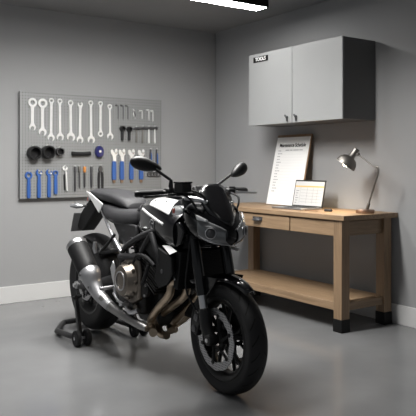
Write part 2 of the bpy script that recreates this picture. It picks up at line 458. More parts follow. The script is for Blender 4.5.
# ------------------------------------------------------------------ pegboard
PY = 5.565
pb = empty('pegboard', (2.584, PY, .886), 0, 'large grey perforated pegboard mounted on the left wall', 'pegboard')
rel(MB().box((2.584, PY + .006, 1.349), (1.408, .012, .926)).build('board', PEG, pb), pb)
rel(MB().box((2.584, PY + .0235, 1.349), (1.36, .023, .88)).build('backing_batten', PEGE, pb), pb)
rel(MB().box((2.584, PY - .001, .888), (1.41, .014, .004)).build('bottom_edge', PEGE, pb), pb)
rel(MB().box((1.879, PY + .005, 1.349), (.003, .014, .926)).build('side_edge', PEGE, pb), pb)
def hook(x, z):
    h = MB().tube([(x, PY + .002, z + .006), (x, PY - .016, z), (x, PY - .022, z + .01)], .0022, 6, 3)
    rel(h.build('peg_hook', TOOLST, pb), pb)

def fw(x, z, rot=0., y=PY - .002):   # board-plane map: u right, v up, w out of the board
    c, s_ = math.cos(rot), math.sin(rot)
    return lambda u, v, w: Vector((x + u * c - v * s_, y - w, z + u * s_ + v * c))

def arc(cx, cy, r, a0, a1, n): return [(cx + r * math.cos(math.radians(a0 + (a1 - a0) * i / n)), cy + r * math.sin(math.radians(a0 + (a1 - a0) * i / n))) for i in range(n + 1)]
def jaw(r, gap, depth, flip=1, skew=0):
    """open-end spanner head centred on 0,0 opening downward"""
    a = math.degrees(math.asin(gap / r))
    p = arc(0, 0, r, -90 + a, 270 - a, 20)
    p += [(-gap, -r * .2)] + arc(0, -depth * .0 - r * .2, gap, 180, 0, 6)[1:-1] + [(gap, -r * .2)]
    k = math.radians(skew)
    return [(u * math.cos(k) - v * math.sin(k), u * math.sin(k) + v * math.cos(k)) for u, v in p]

def wrench(x, zt, zb, rr, rj, label, top='ring', bottom='open', m=TOOLST, bar=None, group='combination wrenches in the top row', xb=None):
    xb = x if xb is None else xb
    L_ = zt - zb; rot = math.atan2(xb - x, L_)
    t = empty('wrench', (x, PY, zb), 0, label, 'wrench', group)
    f = fw(x, zt, rot); k = MB(); d = .011
    if top == 'ring': k.annulus(f, 0, 0, rr, rr * .52, d)
    elif top == 'ratchet': k.annulus(f, 0, 0, rr, rr * .5, d + .004)
    else: k.prism([(-u, -v) for u, v in jaw(rr, rr * .45, 0, 1, 15)], f, d)
    rel(k.build('box_end' if top != 'open' else 'open_end', m, t, bev=.0015), t)
    k = MB(); b = bar or rr * .42
    k.prism([(-b * 1.35, -rr * .75), (-b, -rr * 1.5), (-b, -L_ + rj * 1.5), (-b * 1.5, -L_ + rj * .7), (b * 1.5, -L_ + rj * .7), (b, -L_ + rj * 1.5), (b, -rr * 1.5), (b * 1.35, -rr * .75)], lambda u, v, w: f(u, v, w + .0015), .008)
    rel(k.build('shank', m, t, bev=.0015), t)
    k = MB()
    if bottom == 'open': k.prism([(u, v - L_) for u, v in jaw(rj, rj * .5, 0, 1, -14)], f, d)
    else: k.annulus(f, 0, -L_, rj, rj * .5, d)
    rel(k.build('open_jaw' if bottom == 'open' else 'lower_ring', m, t, bev=.0015), t)
    hook(x, zt + rr * .3)
    return t
wrench(1.988, 1.72, 1.505, .040, .03, 'stubby chrome wrench with large ring, leftmost in top row', 'ratchet', bar=.014)
wrench(2.079, 1.718, 1.468, .042, .036, 'chrome wrench with the second large ring, beside the stubby one', 'ratchet', bar=.013)
wrench(2.160, 1.745, 1.42, .024, .033, 'third chrome wrench from left, long with small ring', xb=2.156, bar=.0115)
wrench(2.238, 1.745, 1.428, .024, .034, 'fourth chrome wrench from left, long with small ring', xb=2.241, bar=.0115)
wrench(2.339, 1.735, 1.43, .026, .040, 'fifth chrome wrench from left, with wide open jaw', xb=2.342, bar=.0125)
wrench(2.433, 1.725, 1.408, .025, .034, 'chrome double open-ended wrench, sixth from left in top row', 'open', xb=2.429, bar=.012)
wrench(2.535, 1.745, 1.41, .024, .036, 'seventh chrome wrench from left, longest slim shank', xb=2.540, bar=.011)
wrench(2.632, 1.745, 1.466, .023, .027, 'chrome wrench with a ring at both ends, eighth from left', 'ring', 'ring', bar=.0115)
wrench(2.726, 1.722, 1.446, .024, .032, 'ninth chrome wrench from left, shortest slim one', xb=2.731, bar=.010)

def hexkey(x, zt, zb, label, m, side=1, head=.022, r=.0048):
    t = empty('hex_key', (x, PY, zb), 0, label, 'hex key', 'hex keys at the upper right')
    rel(MB().tube([(x - side * head, PY - .008, zt - .003), (x - side * .006, PY - .008, zt), (x, PY - .008, zt - .008), (x, PY - .008, zb)], r, 6, 4).build('key_shaft', m, t), t)
    rel(MB().tube([(x - side * head - .004, PY - .008, zt - .004), (x - side * head + .008, PY - .008, zt - .002)], r * 1.5, 8, 1).build('ball_tip', m, t), t)
    hook(x - .008, zt - .006)
for i, (x, nm) in enumerate(((2.815, 'dark hex key nearest the chrome wrenches'), (2.867, 'dark hex key in the middle of the upper three'), (2.918, 'dark hex key right of the other two dark ones'))):
    hexkey(x, 1.742, 1.612, nm, TOOLDK)
hexkey(3.068, 1.700, 1.622, 'short silver hex key with bent head, leftmost of the silver ones', TOOLST, 1, .03)
hexkey(3.143, 1.712, 1.610, 'silver hex key in the middle of the silver ones', TOOLST, 1, .024)
hexkey(3.188, 1.705, 1.602, 'silver hex key nearest the right edge of the pegboard', TOOLST, 1, .024)
# small snips between them
t = empty('snips', (2.98, PY, 1.62), 0, 'tiny dark snips between the dark and silver hex keys', 'snips')
rel(MB().tube([(2.968, PY - .006, 1.712), (2.985, PY - .008, 1.69), (2.974, PY - .008, 1.66), (2.992, PY - .008, 1.622)], .005, 8, 4).build('jaw_half', TOOLST, t), t)
rel(MB().tube([(2.998, PY - .006, 1.704), (2.982, PY - .012, 1.685), (2.996, PY - .010, 1.655), (2.980, PY - .009, 1.63)], .0045, 8, 4).build('handle_half', TOOLDK, t), t)
hook(2.984, 1.69)
# hammers / T handles
def hammer(x, zt, zb, kind, label):
    t = empty('hammer' if kind else 'impact_socket', (x, PY, zb), 0, label, 'hammer' if kind else 'socket driver', 'hammers in the second row' if kind else 'socket drivers in the second row')
    if kind:
        k = MB().tube([(x - .034, PY - .016, zt - .010), (x - .024, PY - .016, zt - .002), (x, PY - .016, zt), (x + .018, PY - .016, zt)], [.006, .010, .012, .012], 12, 3)
        k.lathe([(.0, 0), (.014, 0), (.014, .010), (.0, .010)], (x + .014, PY - .016, zt), (1, 0, 0), 14)
        rel(k.build('hammer_head', TOOLDK, t), t)
        rel(MB().tube([(x, PY - .012, zt - .01), (x, PY - .012, (zt + zb) / 2), (x, PY - .012, zb)], [.006, .0085, .009], 10, 2).build('shaft', TOOLST if kind == 2 else LAMPM, t), t)
    else:
        rel(MB().lathe([(.0, 0), (.024, 0), (.026, .004), (.026, .036), (.018, .036), (.017, .012), (.0, .012)], (x, PY - .001, zt), (0, -1, 0), 20).build('socket_head', SATIN, t), t)
        rel(MB().tube([(x, PY - .018, zt - .02), (x, PY - .018, zb)], [.014, .013], 14, 1).build('socket_handle', CHAR, t), t)
    hook(x, zt + .014)
hammer(2.853, 1.522, 1.411, 0, 'thick black socket driver, left of the hammer row')
hammer(2.925, 1.518, 1.412, 0, 'thick black socket driver, second in the row')
hammer(3.006, 1.528, 1.396, 1, 'small hammer with pewter shaft beside the socket drivers')
hammer(3.072, 1.535, 1.39, 1, 'second small hammer from left, pewter shaft')
hammer(3.140, 1.537, 1.39, 2, 'small hammer with bright shaft, third from left')
hammer(3.206, 1.539, 1.39, 2, 'small bright-shafted hammer at the right edge of pegboard')
# cups
def cup(x, z, r, d, label, inner):
    t = empty('magnetic_cup', (x, PY, z - r), 0, label, 'cup', 'round black holders on the pegboard')
    rel(MB().lathe([(r * .9, .0), (r, .006), (r, d - .006), (r * .96, d), (r * .74, d), (r * .7, d - .006), (r * .66, .02), (.0, .02)], (x, PY + .0, z), (-.0, -1, 0), 32).build('cup_body', SATIN, t), t)
    rel(MB().annulus(lambda u, v, w: Vector((x + u, PY - d - .0005 - w, z + v)), 0, 0, r * .98, r * .76, .003, 28).build('cup_rim', inner, t), t)
    hook(x, z + r)
cup(1.995, 1.285, .058, .075, 'large black round holder, leftmost of three', MATTE)
cup(2.118, 1.292, .058, .075, 'large black round holder, in the middle of three', MATTE)
cup(2.230, 1.298, .036, .05, 'small black round holder with silver rim', TOOLDK)
# file handle, tape
t = empty('rubber_handle', (2.44, PY, 1.26), 0, 'black rubber handle lying level in the middle of the pegboard', 'handle')
rel(MB().tube([(2.355, PY - .02, 1.282), (2.37, PY - .02, 1.281), (2.44, PY - .02, 1.280), (2.51, PY - .02, 1.284), (2.528, PY - .02, 1.285)], [.017, .02, .0165, .0165, .02, .018], 14, 5).build('grip_body', RUBBER, t), t)
rel(MB().lathe([(.0, 0), (.021, 0), (.021, .008), (.0, .008)], (2.357, PY - .02, 1.282), (-1, 0, 0), 16).build('end_collar', SATIN, t), t)
hook(2.40, 1.27); hook(2.49, 1.272)
t = empty('tape_measure', (2.615, PY, 1.245), 0, 'navy blue oval tape measure hanging on the pegboard', 'tape measure')
rel(MB().lathe([(.0, 0), (.036, 0), (.043, .008), (.043, .03), (.036, .042), (.014, .046), (.0, .046)], (0, 0, 0), (0, -1, 0), 32).build('tape_case', NAVY, t), t)
o = [c for c in t.children][0]; o.scale = (1, 1, 1.3); o.location = Vector((2.615, PY, 1.302)) - Vector(t.location)
rel(MB().lathe([(.0, 0), (.012, 0), (.012, .003), (.0, .003)], (2.612, PY - .046, 1.305), (0, -1, 0), 16).build('hub_button', TOOLST, t), t)
hook(2.615, 1.355)
# blue wrenches
def bluewrench(x, zt, zb, label, r=.031, kind=0):
    t = empty('blue_wrench', (x, PY, zb), 0, label, 'wrench', 'blue wrenches at the lower left')
    f = fw(x, zt, .0); k = MB()
    if kind == 0: k.annulus(f, 0, -.01, r, r * .5, .014)
    else: k.prism([(u * .95, -v) for u, v in jaw(r, r * .48, 0, 1, 24)], f, .014)
    rel(k.build('wrench_head', BLUE, t, bev=.002), t)
    L_ = zt - zb
    rel(MB().prism([(-.012, -r * .8), (.012, -r * .8), (.016, -L_ * .45), (.016, -L_ + .008), (.010, -L_), (-.010, -L_), (-.016, -L_ + .008), (-.016, -L_ * .45)], lambda u, v, w: f(u, v, w + .001), .017).build('dipped_handle', BLUE, t, bev=.004), t)
    if kind: rel(MB().lathe([(.0, 0), (.008, 0), (.008, .006), (.0, .006)], f(.016, -.006, .014), (0, -1, 0), 10).build('adjuster', TOOLST, t), t)
    hook(x, zt + .012)
bluewrench(1.955, 1.100, .893, 'blue wrench with closed ring head, first at lower left', .033)
bluewrench(2.046, 1.112, .893, 'blue wrench with open jaw, second at lower left', .03, 1)
bluewrench(2.137, 1.112, .896, 'blue wrench with open jaw, third at lower left', .03, 1)
bluewrench(2.198, 1.118, .921, 'shortest blue wrench, with ring head, fourth at lower left', .026)
# locking wrench silver
t = empty('utility_knife', (2.292, PY, .946), 0, 'silver and black locking pliers beside the blue wrenches', 'pliers')
f = fw(2.287, 1.15, .03)
rel(MB().prism([(u, -v) for u, v in jaw(.024, .010, 0, 1, 20)], f, .012).build('jaw_head', TOOLST, t, bev=.002), t)
rel(MB().prism([(.0, -.02), (.016, -.03), (.018, -.2), (.004, -.205)], f, .016).build('silver_handle', TOOLST, t, bev=.003), t)
rel(MB().prism([(-.002, -.045), (-.016, -.06), (-.014, -.19), (-.003, -.2)], f, .013).build('black_handle', RUBBER, t, bev=.003), t)
t.name = 'locking_pliers'; hook(2.287, 1.17)
# screwdrivers
def driver(x, zt, zb, col, label, w=.009):
    t = empty('screwdriver', (x, PY, zb), 0, label, 'screwdriver', 'slim drivers above the seat')
    rel(MB().lathe([(.0, 0), (.009, .0), (.013, .008), (.012, .03), (.0135, .045), (.008, .055), (.0, .055)], (x, PY - .014, zt), (0, 0, -1), 12).build('driver_handle', col, t), t)
    rel(MB().tube([(x, PY - .014, zt - .05), (x, PY - .014, zb + .03), (x, PY - .014, zb)], [w, w, w * .7], 10, 1).build('blade', TOOLDK, t), t)
    hook(x, zt - .002)
driver(2.381, 1.168, .944, TOOLDK, 'longest slim dark driver, left of four', .010)
driver(2.422, 1.168, .97, LAMPM, 'thin slim driver with a pewter handle, second of four', .006)
driver(2.473, 1.166, .975, ORANGE, 'slim driver with an orange handle', .009)
driver(2.540, 1.168, .974, TOOLDK, 'slim dark driver right of the orange-handled one', .011)
# dark pliers
def pliers(x, zt, zb, label, half=.018, m=CHAR, head=TOOLDK, name='pliers'):
    t = empty(name, (x, PY, zb), 0, label, 'pliers'); L_ = zt - zb; f = fw(x, zt)
    rel(MB().prism([(-.006, 0), (.006, 0), (.02, -L_ * .1), (.022, -L_ * .2), (.012, -L_ * .28), (-.012, -L_ * .28), (-.022, -L_ * .2), (-.02, -L_ * .1)], f, .014).build('plier_jaws', head, t, bev=.002), t)
    for s in (-1, 1):
        rel(MB().prism([(s * .003, -L_ * .25), (s * (half + .008), -L_ * .3), (s * (half + .012), -L_ * .6), (s * (half + .009), -L_), (s * (half - .009), -L_), (s * (half - .010), -L_ * .6)][::s], f, .015).build('handle', m, t, bev=.003), t)
    hook(x, zt + .003)
pliers(2.633, 1.175, .965, 'black twin-handled pliers just above the motorcycle seat')
# adjustable wrenches
def adjustable(x, zt, label):
    t = empty('adjustable_wrench', (x, PY, 1.01), 0, label, 'adjustable wrench', 'blue-handled adjustable wrenches')
    f = fw(x, zt, .06)
    k = MB().prism([(-.026, .040), (-.036, .026), (-.034, .002), (-.018, -.022), (-.014, -.075), (.014, -.075), (.018, -.022), (.032, -.008), (.034, .010), (.002, .010), (-.008, .018), (-.010, .036)], f, .015)
    rel(k.build('fixed_jaw', TOOLST, t, bev=.002), t)
    rel(MB().prism([(.006, .014), (.034, .014), (.036, .032), (.024, .046), (.012, .036)], lambda u, v, w: f(u, v, w + .002), .012).build('sliding_jaw', TOOLST, t, bev=.002), t)
    rel(MB().tube([f(.008, .002, .008), f(.026, .002, .008)], .008, 10, 1).build('knurl_wheel', COPPER, t), t)
    rel(MB().prism([(-.017, -.07), (.017, -.07), (.021, -.11), (.022, -.235), (.018, -.245), (-.018, -.245), (-.022, -.235), (-.021, -.11)], lambda u, v, w: fw(x - .003, zt)(u, v, w), .022).build('blue_sleeve', BLUE, t, bev=.005), t)
    rel(MB().prism([(-.015, -.24), (.015, -.24), (.012, -.272), (-.012, -.272)], lambda u, v, w: fw(x - .003, zt)(u, v, w + .002), .016).build('end_tip', CORK, t, bev=.003), t)
    hook(x, zt + .02)
for x, l in ((2.771, 'blue-handled adjustable wrench, leftmost of four'), (2.852, 'blue-handled adjustable wrench, second of four'), (2.953, 'blue-handled adjustable wrench, third of four, half behind mirror'), (3.058, 'blue-handled adjustable wrench, fourth, mostly behind the mirror')):
    adjustable(x, 1.286, l)
def looped(x, label):
    t = empty('shears', (x, PY, 1.035), 0, label, 'shears', 'shears at the right edge of the pegboard'); f = fw(x, 1.33)
    rel(MB().prism([(-.008, 0), (.0, .006), (.01, -.06), (.012, -.2), (-.010, -.2), (-.012, -.06)], f, .010).build('shear_blades', TOOLDK, t, bev=.002), t)
    rel(MB().prism([(-.002, -.03), (.009, -.05), (.012, -.17), (.0, -.17)], lambda u, v, w: f(u, v, w + .011), .005).build('blue_spring', BLUE, t, bev=.001), t)
    for s in (-1, 1):
        rel(MB().annulus(f, s * .015, -.24, .026, .015, .012, 16).build('finger_loop', TOOLDK, t, bev=.002), t)
    hook(x, 1.335)
looped(3.164, 'dark looped shears with blue strip, left of the pair'); looped(3.231, 'dark looped shears with blue strip, nearest right board edge')

for o in bpy.data.objects:
    if o.parent is None and o.type == 'EMPTY' and abs(o.location.y - PY) < 1e-6: o.location.x += .016

# ------------------------------------------------------------------ paddock stand (bike frame: x forward, y left)
BX, BY = 2.034, 2.76
def bike_root(name, label, cat):
    return empty(name, (BX, BY, 0), -PI / 2, label, cat)
ps = bike_root('paddock_stand', 'black tubular rear paddock stand with small wheels holding up the motorcycle', 'paddock stand')
MB().tube([(-1.28, -.255, .055), (-1.36, -.285, .045), (-1.57, -.285, .032), (-1.62, -.275, .028), (-1.79, -.165, .028), (-1.82, -.13, .028), (-1.82, .04, .028), (-1.79, .075, .03), (-1.64, .155, .035), (-1.58, .165, .045), (-1.28, .165, .055)], .019, 12, 2).build('base_bar', STANDM, ps)
for s, yc in ((-1, -.255), (1, .165)):
    u = MB().bar((-1.275, yc, .05), (-1.40, yc + .03 * -s * 0 + (.02 if s < 0 else .0), .30), .024, .032, (1, 0, 0)).build('upright', STANDM, ps, bev=.004)
    yi = -.19 if s < 0 else .145
    MB().tube([(-1.40, yc, .285), (-1.405, yi, .295)], .012, 10, 1).build('support_pin', STANDM, u)
    MB().tube([(-1.25, yc - .055, .052), (-1.25, yc + .055, .052)], .01, 10, 1).build('axle', ALU, ps)
    for dy in (-.036, .036):
        w = MB().lathe([(.022, -.013), (.045, -.016), (.052, -.011), (.052, .011), (.045, .016), (.022, .013)], (-1.25, yc + dy, .052), (0, 1, 0), 28).build('stand_wheel', RUBBER, ps)
        MB().lathe([(.0, -.017), (.016, -.017), (.024, -.013), (.024, .013), (.016, .017), (.0, .017)], (-1.25, yc + dy, .052), (0, 1, 0), 20).build('wheel_hub', CHAR, w)

# ------------------------------------------------------------------ motorcycle
mc = bike_root('motorcycle', 'black naked sport motorcycle with white tank panels on a rear stand', 'motorcycle')
AX = 0, .287
RXc = -1.575; RZ = .338
def wheel(name, x, z, R, hw, rim, spk, tyre_label):
    k = MB()
    # rim barrel
    k.lathe([(rim + .008, -hw * .80), (rim + .012, -hw * .74), (rim - .012, -hw * .55), (rim - .022, 0), (rim - .012, hw * .55), (rim + .012, hw * .74), (rim + .008, hw * .80), (rim - .006, hw * .78), (rim - .026, hw * .5), (rim - .034, 0), (rim - .026, -hw * .5), (rim - .006, -hw * .78)], (0, 0, 0), (0, 1, 0), 64, loop=True)
    k.lathe([(.0, -hw * .8), (.03, -hw * .8), (.036, -hw * .6), (.036, hw * .6), (.03, hw * .8), (.0, hw * .8)], (0, 0, 0), (0, 1, 0), 28)
    for i in range(spk):
        a = 2 * PI * i / spk + .3
        for s in (-1, 1):
            a1, a2 = a + s * .10, a + s * .24
            p = [(.028 * math.cos(a1), s * .0, .028 * math.sin(a1)), (.11 * math.cos(a + s * .12), 0, .11 * math.sin(a + s * .12)), ((rim - .02) * math.cos(a2), 0, (rim - .02) * math.sin(a2))]
            k.tube(p, [.014, .011, .010], 8, 4, flat=1.5)
    w = k.build(name, SATIN, mc, sharp=40); w.location = (x, 0, z)
    t = MB(); prof = []
    n = 18
    for i in range(n + 1):
        a = PI * i / n; c, s_ = -math.cos(a), math.sin(a)
        prof.append((rim + .012 + (R - rim - .012) * (s_ ** .62), hw * (abs(c) ** .8) * (1 if c > 0 else -1) * (.80 + .20 * min(1, s_ * 2.2))))
    t.lathe(prof + [(rim + .002, hw * .6), (rim + .002, -hw * .6)], (0, 0, 0), (0, 1, 0), 96, loop=True)
    to = t.build('tyre', TYRE, w, sharp=50); to['label'] = tyre_label
    return w
def disc(w, y, ro, ri, petals=12):
    k = MB(); seg = 96; R = []
    def rad(i, r, amp): return r + amp * math.cos(2 * PI * i * petals / seg)
    for r, amp, yy in ((ro, .0018, -.0025), (ro, .0018, .0025), (ri, .003, .0025), (ri, .003, -.0025), (ro, .0018, -.0025)):
        R.append([Vector((rad(i, r, amp) * math.cos(2 * PI * i / seg), y + yy, rad(i, r, amp) * math.sin(2 * PI * i / seg))) for i in range(seg)])
    k.rings(R, True, False)
    d = k.build('brake_disc', DISC, w, sharp=30); d['label'] = 'drilled steel brake disc'
    c = MB(); s = 1 if y > 0 else -1
    c.annulus(lambda u, v, q: Vector((u, y - s * (.004 + q), v)), 0, 0, .055, .034, .006, 28)
    for i in range(6):
        a = 2 * PI * i / 6
        c.tube([(.045 * math.cos(a), y - s * .005, .045 * math.sin(a)), ((ri + .008) * math.cos(a + .35), y - s * .001, (ri + .008) * math.sin(a + .35))], .008, 8, 1)
        c.lathe([(.0, -.006), (.011, -.006), (.011, .006), (.0, .006)], ((ri + .006) * math.cos(a + .35), y, (ri + .006) * math.sin(a + .35)), (0, 1, 0), 12)
    return c.build('disc_carrier', MATTE, w)
fwh = wheel('front_wheel', 0, AX[1], .287, .062, .205, 5, 'black front tyre with cut tread')
disc(fwh, -.072, .158, .118); disc(fwh, .072, .158, .118)
rwh = wheel('rear_wheel', RXc, RZ, .328, .092, .205, 5, 'wide black rear tyre')
disc(rwh, -.085, .115, .085, 10)
k = MB().annulus(lambda u, v, q: Vector((u, .095 + q, v)), 0, 0, .105, .06, .008, 44).build('sprocket', TOOLDK, rwh)

# fork
SA = Vector((-.268, 0, .748)).normalized()        # fork axis direction (up and back)
def fk(y, h): # h = height
    t = (h - .287) / .748
    return Vector((-.028 - .205 * t * 1.0, y, h))
for s in (-1, 1):
    y = s * .098
    fl_ = MB().tube([fk(y, .50), fk(y, .62), fk(y, .80), fk(y, 1.0)], [.027, .031, .031, .03], 20, 2).build('fork_leg', GLOSS, mc)
    MB().tube([fk(y, .36), fk(y, .53)], .0215, 18, 1).build('fork_stanchion', SILVER, fl_)['label'] = 'bright silver inner fork tube'
    lo_ = MB(); lo_.tube([fk(y, .435), fk(y, .40), fk(y, .34), Vector((-.006, y * .98, .287))], [.030, .033, .034, .030], 16, 3)
    lo_.lathe([(.0, -.03), (.026, -.03), (.03, -.02), (.03, .02), (.026, .03), (.0, .03)], (0, y, .287), (0, 1, 0), 20)
    lo_.bar((-.025, y * .95, .36), (-.115, y * .9, .33), .03, .03); lo_.bar((-.03, y * .95, .43), (-.115, y * .9, .385), .024, .028)
    lo_.build('fork_bottom', SATIN, fl_, bev=.003)
    MB().lathe([(.0, 0), (.012, 0), (.012, .004), (.0, .004)], (0, y + s * .03, .287), (0, s, 0), 6).build('axle_nut', SILVER, fl_)
    ca = MB(); cp = Vector((-.128, y * .83, .350))
    Rr = Matrix.Rotation(math.radians(20), 3, 'Y')
    ca.box(cp + Vector((0, s * .014, 0)), (.062, .036, .125), Rr); ca.box(cp - Vector((0, s * .028, 0)), (.055, .028, .115), Rr); ca.box(cp + Vector((-.024, -s * .006, 0)), (.02, .065, .10), Rr)
    cap = ca.build('brake_caliper', SATIN, mc, bev=.008, bseg=3)
    pst = MB()
    for dz in (-.032, .032): pst.lathe([(.0, 0), (.019, 0), (.019, .005), (.012, .007), (.0, .007)], cp + Rr @ Vector((0, s * .032, dz)), (0, s, 0), 18)
    pst.build('caliper_piston_cap', TOOLDK, cap)
# brake hoses
for s in (-1, 1):
    MB().tube([(-.13, s * .098, .40), (-.19, s * .13, .52), (-.16, s * .14, .66), (-.16, s * .12, .80), (-.20, s * .06, .93)], .0055, 8, 6).build('brake_hose', RUBBER, mc)
# triple clamps
tc_ = MB(); tc_.box(fk(0, .80), (.075, .25, .035), Matrix.Rotation(math.radians(-16), 3, 'Y')); tc_.box(fk(0, .985), (.075, .25, .03), Matrix.Rotation(math.radians(-16), 3, 'Y'))
tc_.bar(fk(0, .74) + Vector((-.03, 0, 0)), fk(0, 1.0) + Vector((-.03, 0, 0)), .06)
for s in (-1, 1): tc_.lathe([(.0, 0), (.036, 0), (.036, .032), (.0, .032)], fk(s * .098, .97), SA, 20)
tc_.build('triple_clamp', SATIN, mc, bev=.006)
# front fender
def arc_row(a, r, hw, sag, drop):
    ca, sa = math.cos(a), math.sin(a); row = []
    for j in range(-5, 6):
        t = j / 5; rr = r - sag * t * t - drop * abs(t) ** 3
        row.append(Vector((rr * ca, hw * t, .287 + rr * sa)))
    return row
rows = []
for i in range(17):
    t = i / 16; a = math.radians(52 + 92 * t)
    hw = .060 * (.42 + .58 * min(1, t * 2.6 + .0)) if t < .5 else .060
    rows.append(arc_row(a, .324 + .022 * math.exp(-((t - .0) / .25) ** 2) * .8 + .0, hw, .012, .014))
ff = MB().grid(rows).build('front_fender', GLOSS, mc, solid=.004, sharp=60)
for s in (-1, 1):
    k = MB().prism([(-.10, .60), (.03, .605), (.00, .56), (-.06, .50), (-.085, .43), (-.125, .42), (-.15, .52)], lambda u, v, w: Vector((u, s * (.066 + .012 + w * .9) , v)), .012)
    k.build('fender_stay', GLOSS, ff, bev=.004)
# swingarm
for s in (-1, 1):
    y = s * .125
    sw = MB().tube([(-.90, s * .105, .47), (-1.1, y, .435), (-1.35, y, .37), (RXc, y, RZ), (RXc - .07, y, RZ - .004)], [.045, .042, .036, .034, .026], 12, 4, flat=.7)
    so_ = sw.build('swingarm', SATIN if s > 0 else CHAR, mc)
    MB().lathe([(.0, 0), (.026, 0), (.026, .014), (.014, .018), (.014, .03), (.0, .03)], (RXc, s * .145, RZ), (0, s, 0), 20).build('axle_end', SILVER, so_)
    MB().lathe([(.0, 0), (.016, 0), (.012, .012), (.016, .024), (.0, .024)], (-1.40, s * .15 - s * .012, .315), (0, s, 0), 14).build('stand_spool', TOOLDK, so_)
MB().box((-.95, 0, .46), (.10, .22, .11)).build('swingarm_bridge', SATIN, mc, bev=.02)
MB().tube([(RXc + .10, -.10, RZ + .085), (RXc + .18, -.105, RZ + .07)], .022, 12, 2).build('rear_caliper', SATIN, mc)
# chain on the left side
MB().tube([(-.86, .115, .52), (-1.2, .115, .47), (RXc, .105, RZ + .105), (RXc - .1, .105, RZ + .02), (RXc, .105, RZ - .105), (-1.2, .115, .36), (-.86, .115, .42)], .008, 8, 4).build('drive_chain', TOOLDK, mc)
# rear hugger
rows = []
for i in range(13):
    t = i / 12; a = math.radians(42 + 62 * t); row = []
    for j in range(-5, 6):
        q = j / 5; rr = .352 - .03 * q * q
        row.append(Vector((RXc + rr * math.cos(a), .082 * q, RZ + rr * math.sin(a))))
    rows.append(row)
MB().grid(rows).build('rear_hugger', SATIN, mc, solid=.004, sharp=60)
# rear shock
sh_ = MB().tube([(-.93, .0, .50), (-1.02, 0, .76)], .016, 10, 1)
hel = [(-.94 - .07 * t + .03 * math.cos(t * 6 * 2 * PI), .03 * math.sin(t * 6 * 2 * PI), .53 + .19 * t) for t in [i / 72 for i in range(73)]]
sh_.tube(hel, .006, 6, 1); sh_.build('rear_shock', CHAR, mc)

# engine
e = MB()
e.box((-.77, 0, .42), (.32, .33, .24)); e.box((-.60, .03, .42), (.16, .24, .20)); e.box((-.88, 0, .47), (.12, .26, .20))
eng = e.build('engine_block', DARKM, mc, bev=.03, bseg=3)
cyl = MB(); Rc = Matrix.Rotation(math.radians(28), 3, 'Y'); base = Vector((-.56, 0, .48))
for i in range(9):
    cyl.box(base + Rc @ Vector((0, 0, .03 + i * .018)), (.21, .35 - .006 * (i % 2), .010), Rc)
cyl.box(base + Rc @ Vector((0, 0, .10)), (.185, .32, .18), Rc)
cyl.build('cylinder_fins', DARKM, eng, bev=.002)
hd = MB().box(base + Rc @ Vector((.0, 0, .235)), (.22, .37, .09), Rc)
hd.build('cylinder_head', MATTE, eng, bev=.02, bseg=3)
MB().box((-.68, .02, .285), (.26, .20, .10), taper=1.15).build('oil_pan', DARKM, eng, bev=.02)
MB().box((-.43, .09, .36), (.16, .12, .13)).build('oil_cooler', MATTE, eng, bev=.03)
# clutch cover and side cases (right side)
cc = MB().lathe([(.108, .0), (.108, .03), (.100, .042), (.092, .072), (.086, .082), (.060, .086), (.0, .086)], (-.715, -.165, .50), (0, -1, 0), 44)
cco = cc.build('clutch_cover', BRONZE, eng, sharp=28); cco['label'] = 'round bronze clutch cover'
b = MB()
for i in range(9):
    a = 2 * PI * i / 9
    p = Vector((-.715 + .101 * math.cos(a), -.200, .50 + .101 * math.sin(a)))
    b.lathe([(.0, 0), (.012, 0), (.012, .012), (.007, .016), (.0, .016)], p, (0, -1, 0), 12)
b.build('cover_bolt', BRONZE, cco)
MB().annulus(lambda u, v, w: Vector((-.715 + u, -.251 - w, .50 + v)), 0, 0, .058, .05, .004, 32).build('cover_ring', ALU, cco)
cb_ = MB().prism([(-.80, .60), (-.70, .66), (-.60, .635), (-.585, .56), (-.60, .40), (-.68, .36), (-.80, .38), (-.85, .48)], lambda u, v, w: Vector((u, -.150 - w, v)), .045)
cb_.build('clutch_case', BRONZE, eng, bev=.015, bseg=3)
pc = MB().lathe([(.062, 0), (.062, .02), (.052, .03), (.03, .034), (.0, .034)], (-.60, -.145, .47), (0, -1, 0), 30).build('pickup_cover', DARKM, eng)
b = MB()
for i in range(5):
    a = 2 * PI * i / 5 + .4
    b.lathe([(.0, 0), (.009, 0), (.009, .010), (.0, .010)], (-.60 + .054 * math.cos(a), -.166, .47 + .054 * math.sin(a)), (0, -1, 0), 10)
b.build('case_bolt', ALU, pc)
MB().lathe([(.03, 0), (.03, .02), (.02, .026), (.0, .026)], (-.66, -.162, .335), (0, -1, 0), 20).build('water_pump', BRONZE, eng)
MB().tube([(-.60, -.195, .34), (-.66, -.21, .32), (-.72, -.20, .33), (-.76, -.19, .36)], .014, 12, 5).build('coolant_pipe', ALU, eng)
for pts in ([(-.66, -.19, .61), (-.60, -.20, .66), (-.50, -.20, .66), (-.42, -.19, .62)], [(-.56, -.19, .50), (-.50, -.21, .54), (-.47, -.20, .62)], [(-.74, -.18, .62), (-.80, -.16, .68), (-.78, -.14, .74)]):
    MB().tube(pts, .011, 10, 5).build('engine_hose', RUBBER, eng)
lt = MB().lathe([(.10, .0), (.10, .03), (.08, .05), (.0, .055)], (-.62, .17, .44), (0, 1, 0), 32).build('alternator_cover', DARKM, eng)
# airbox / battery mass under tank
MB().box((-.57, 0, .685), (.44, .19, .14)).build('airbox', MATTE, mc, bev=.02)
MB().box((-.93, 0, .74), (.30, .17, .14)).build('battery_box', MATTE, mc, bev=.02)
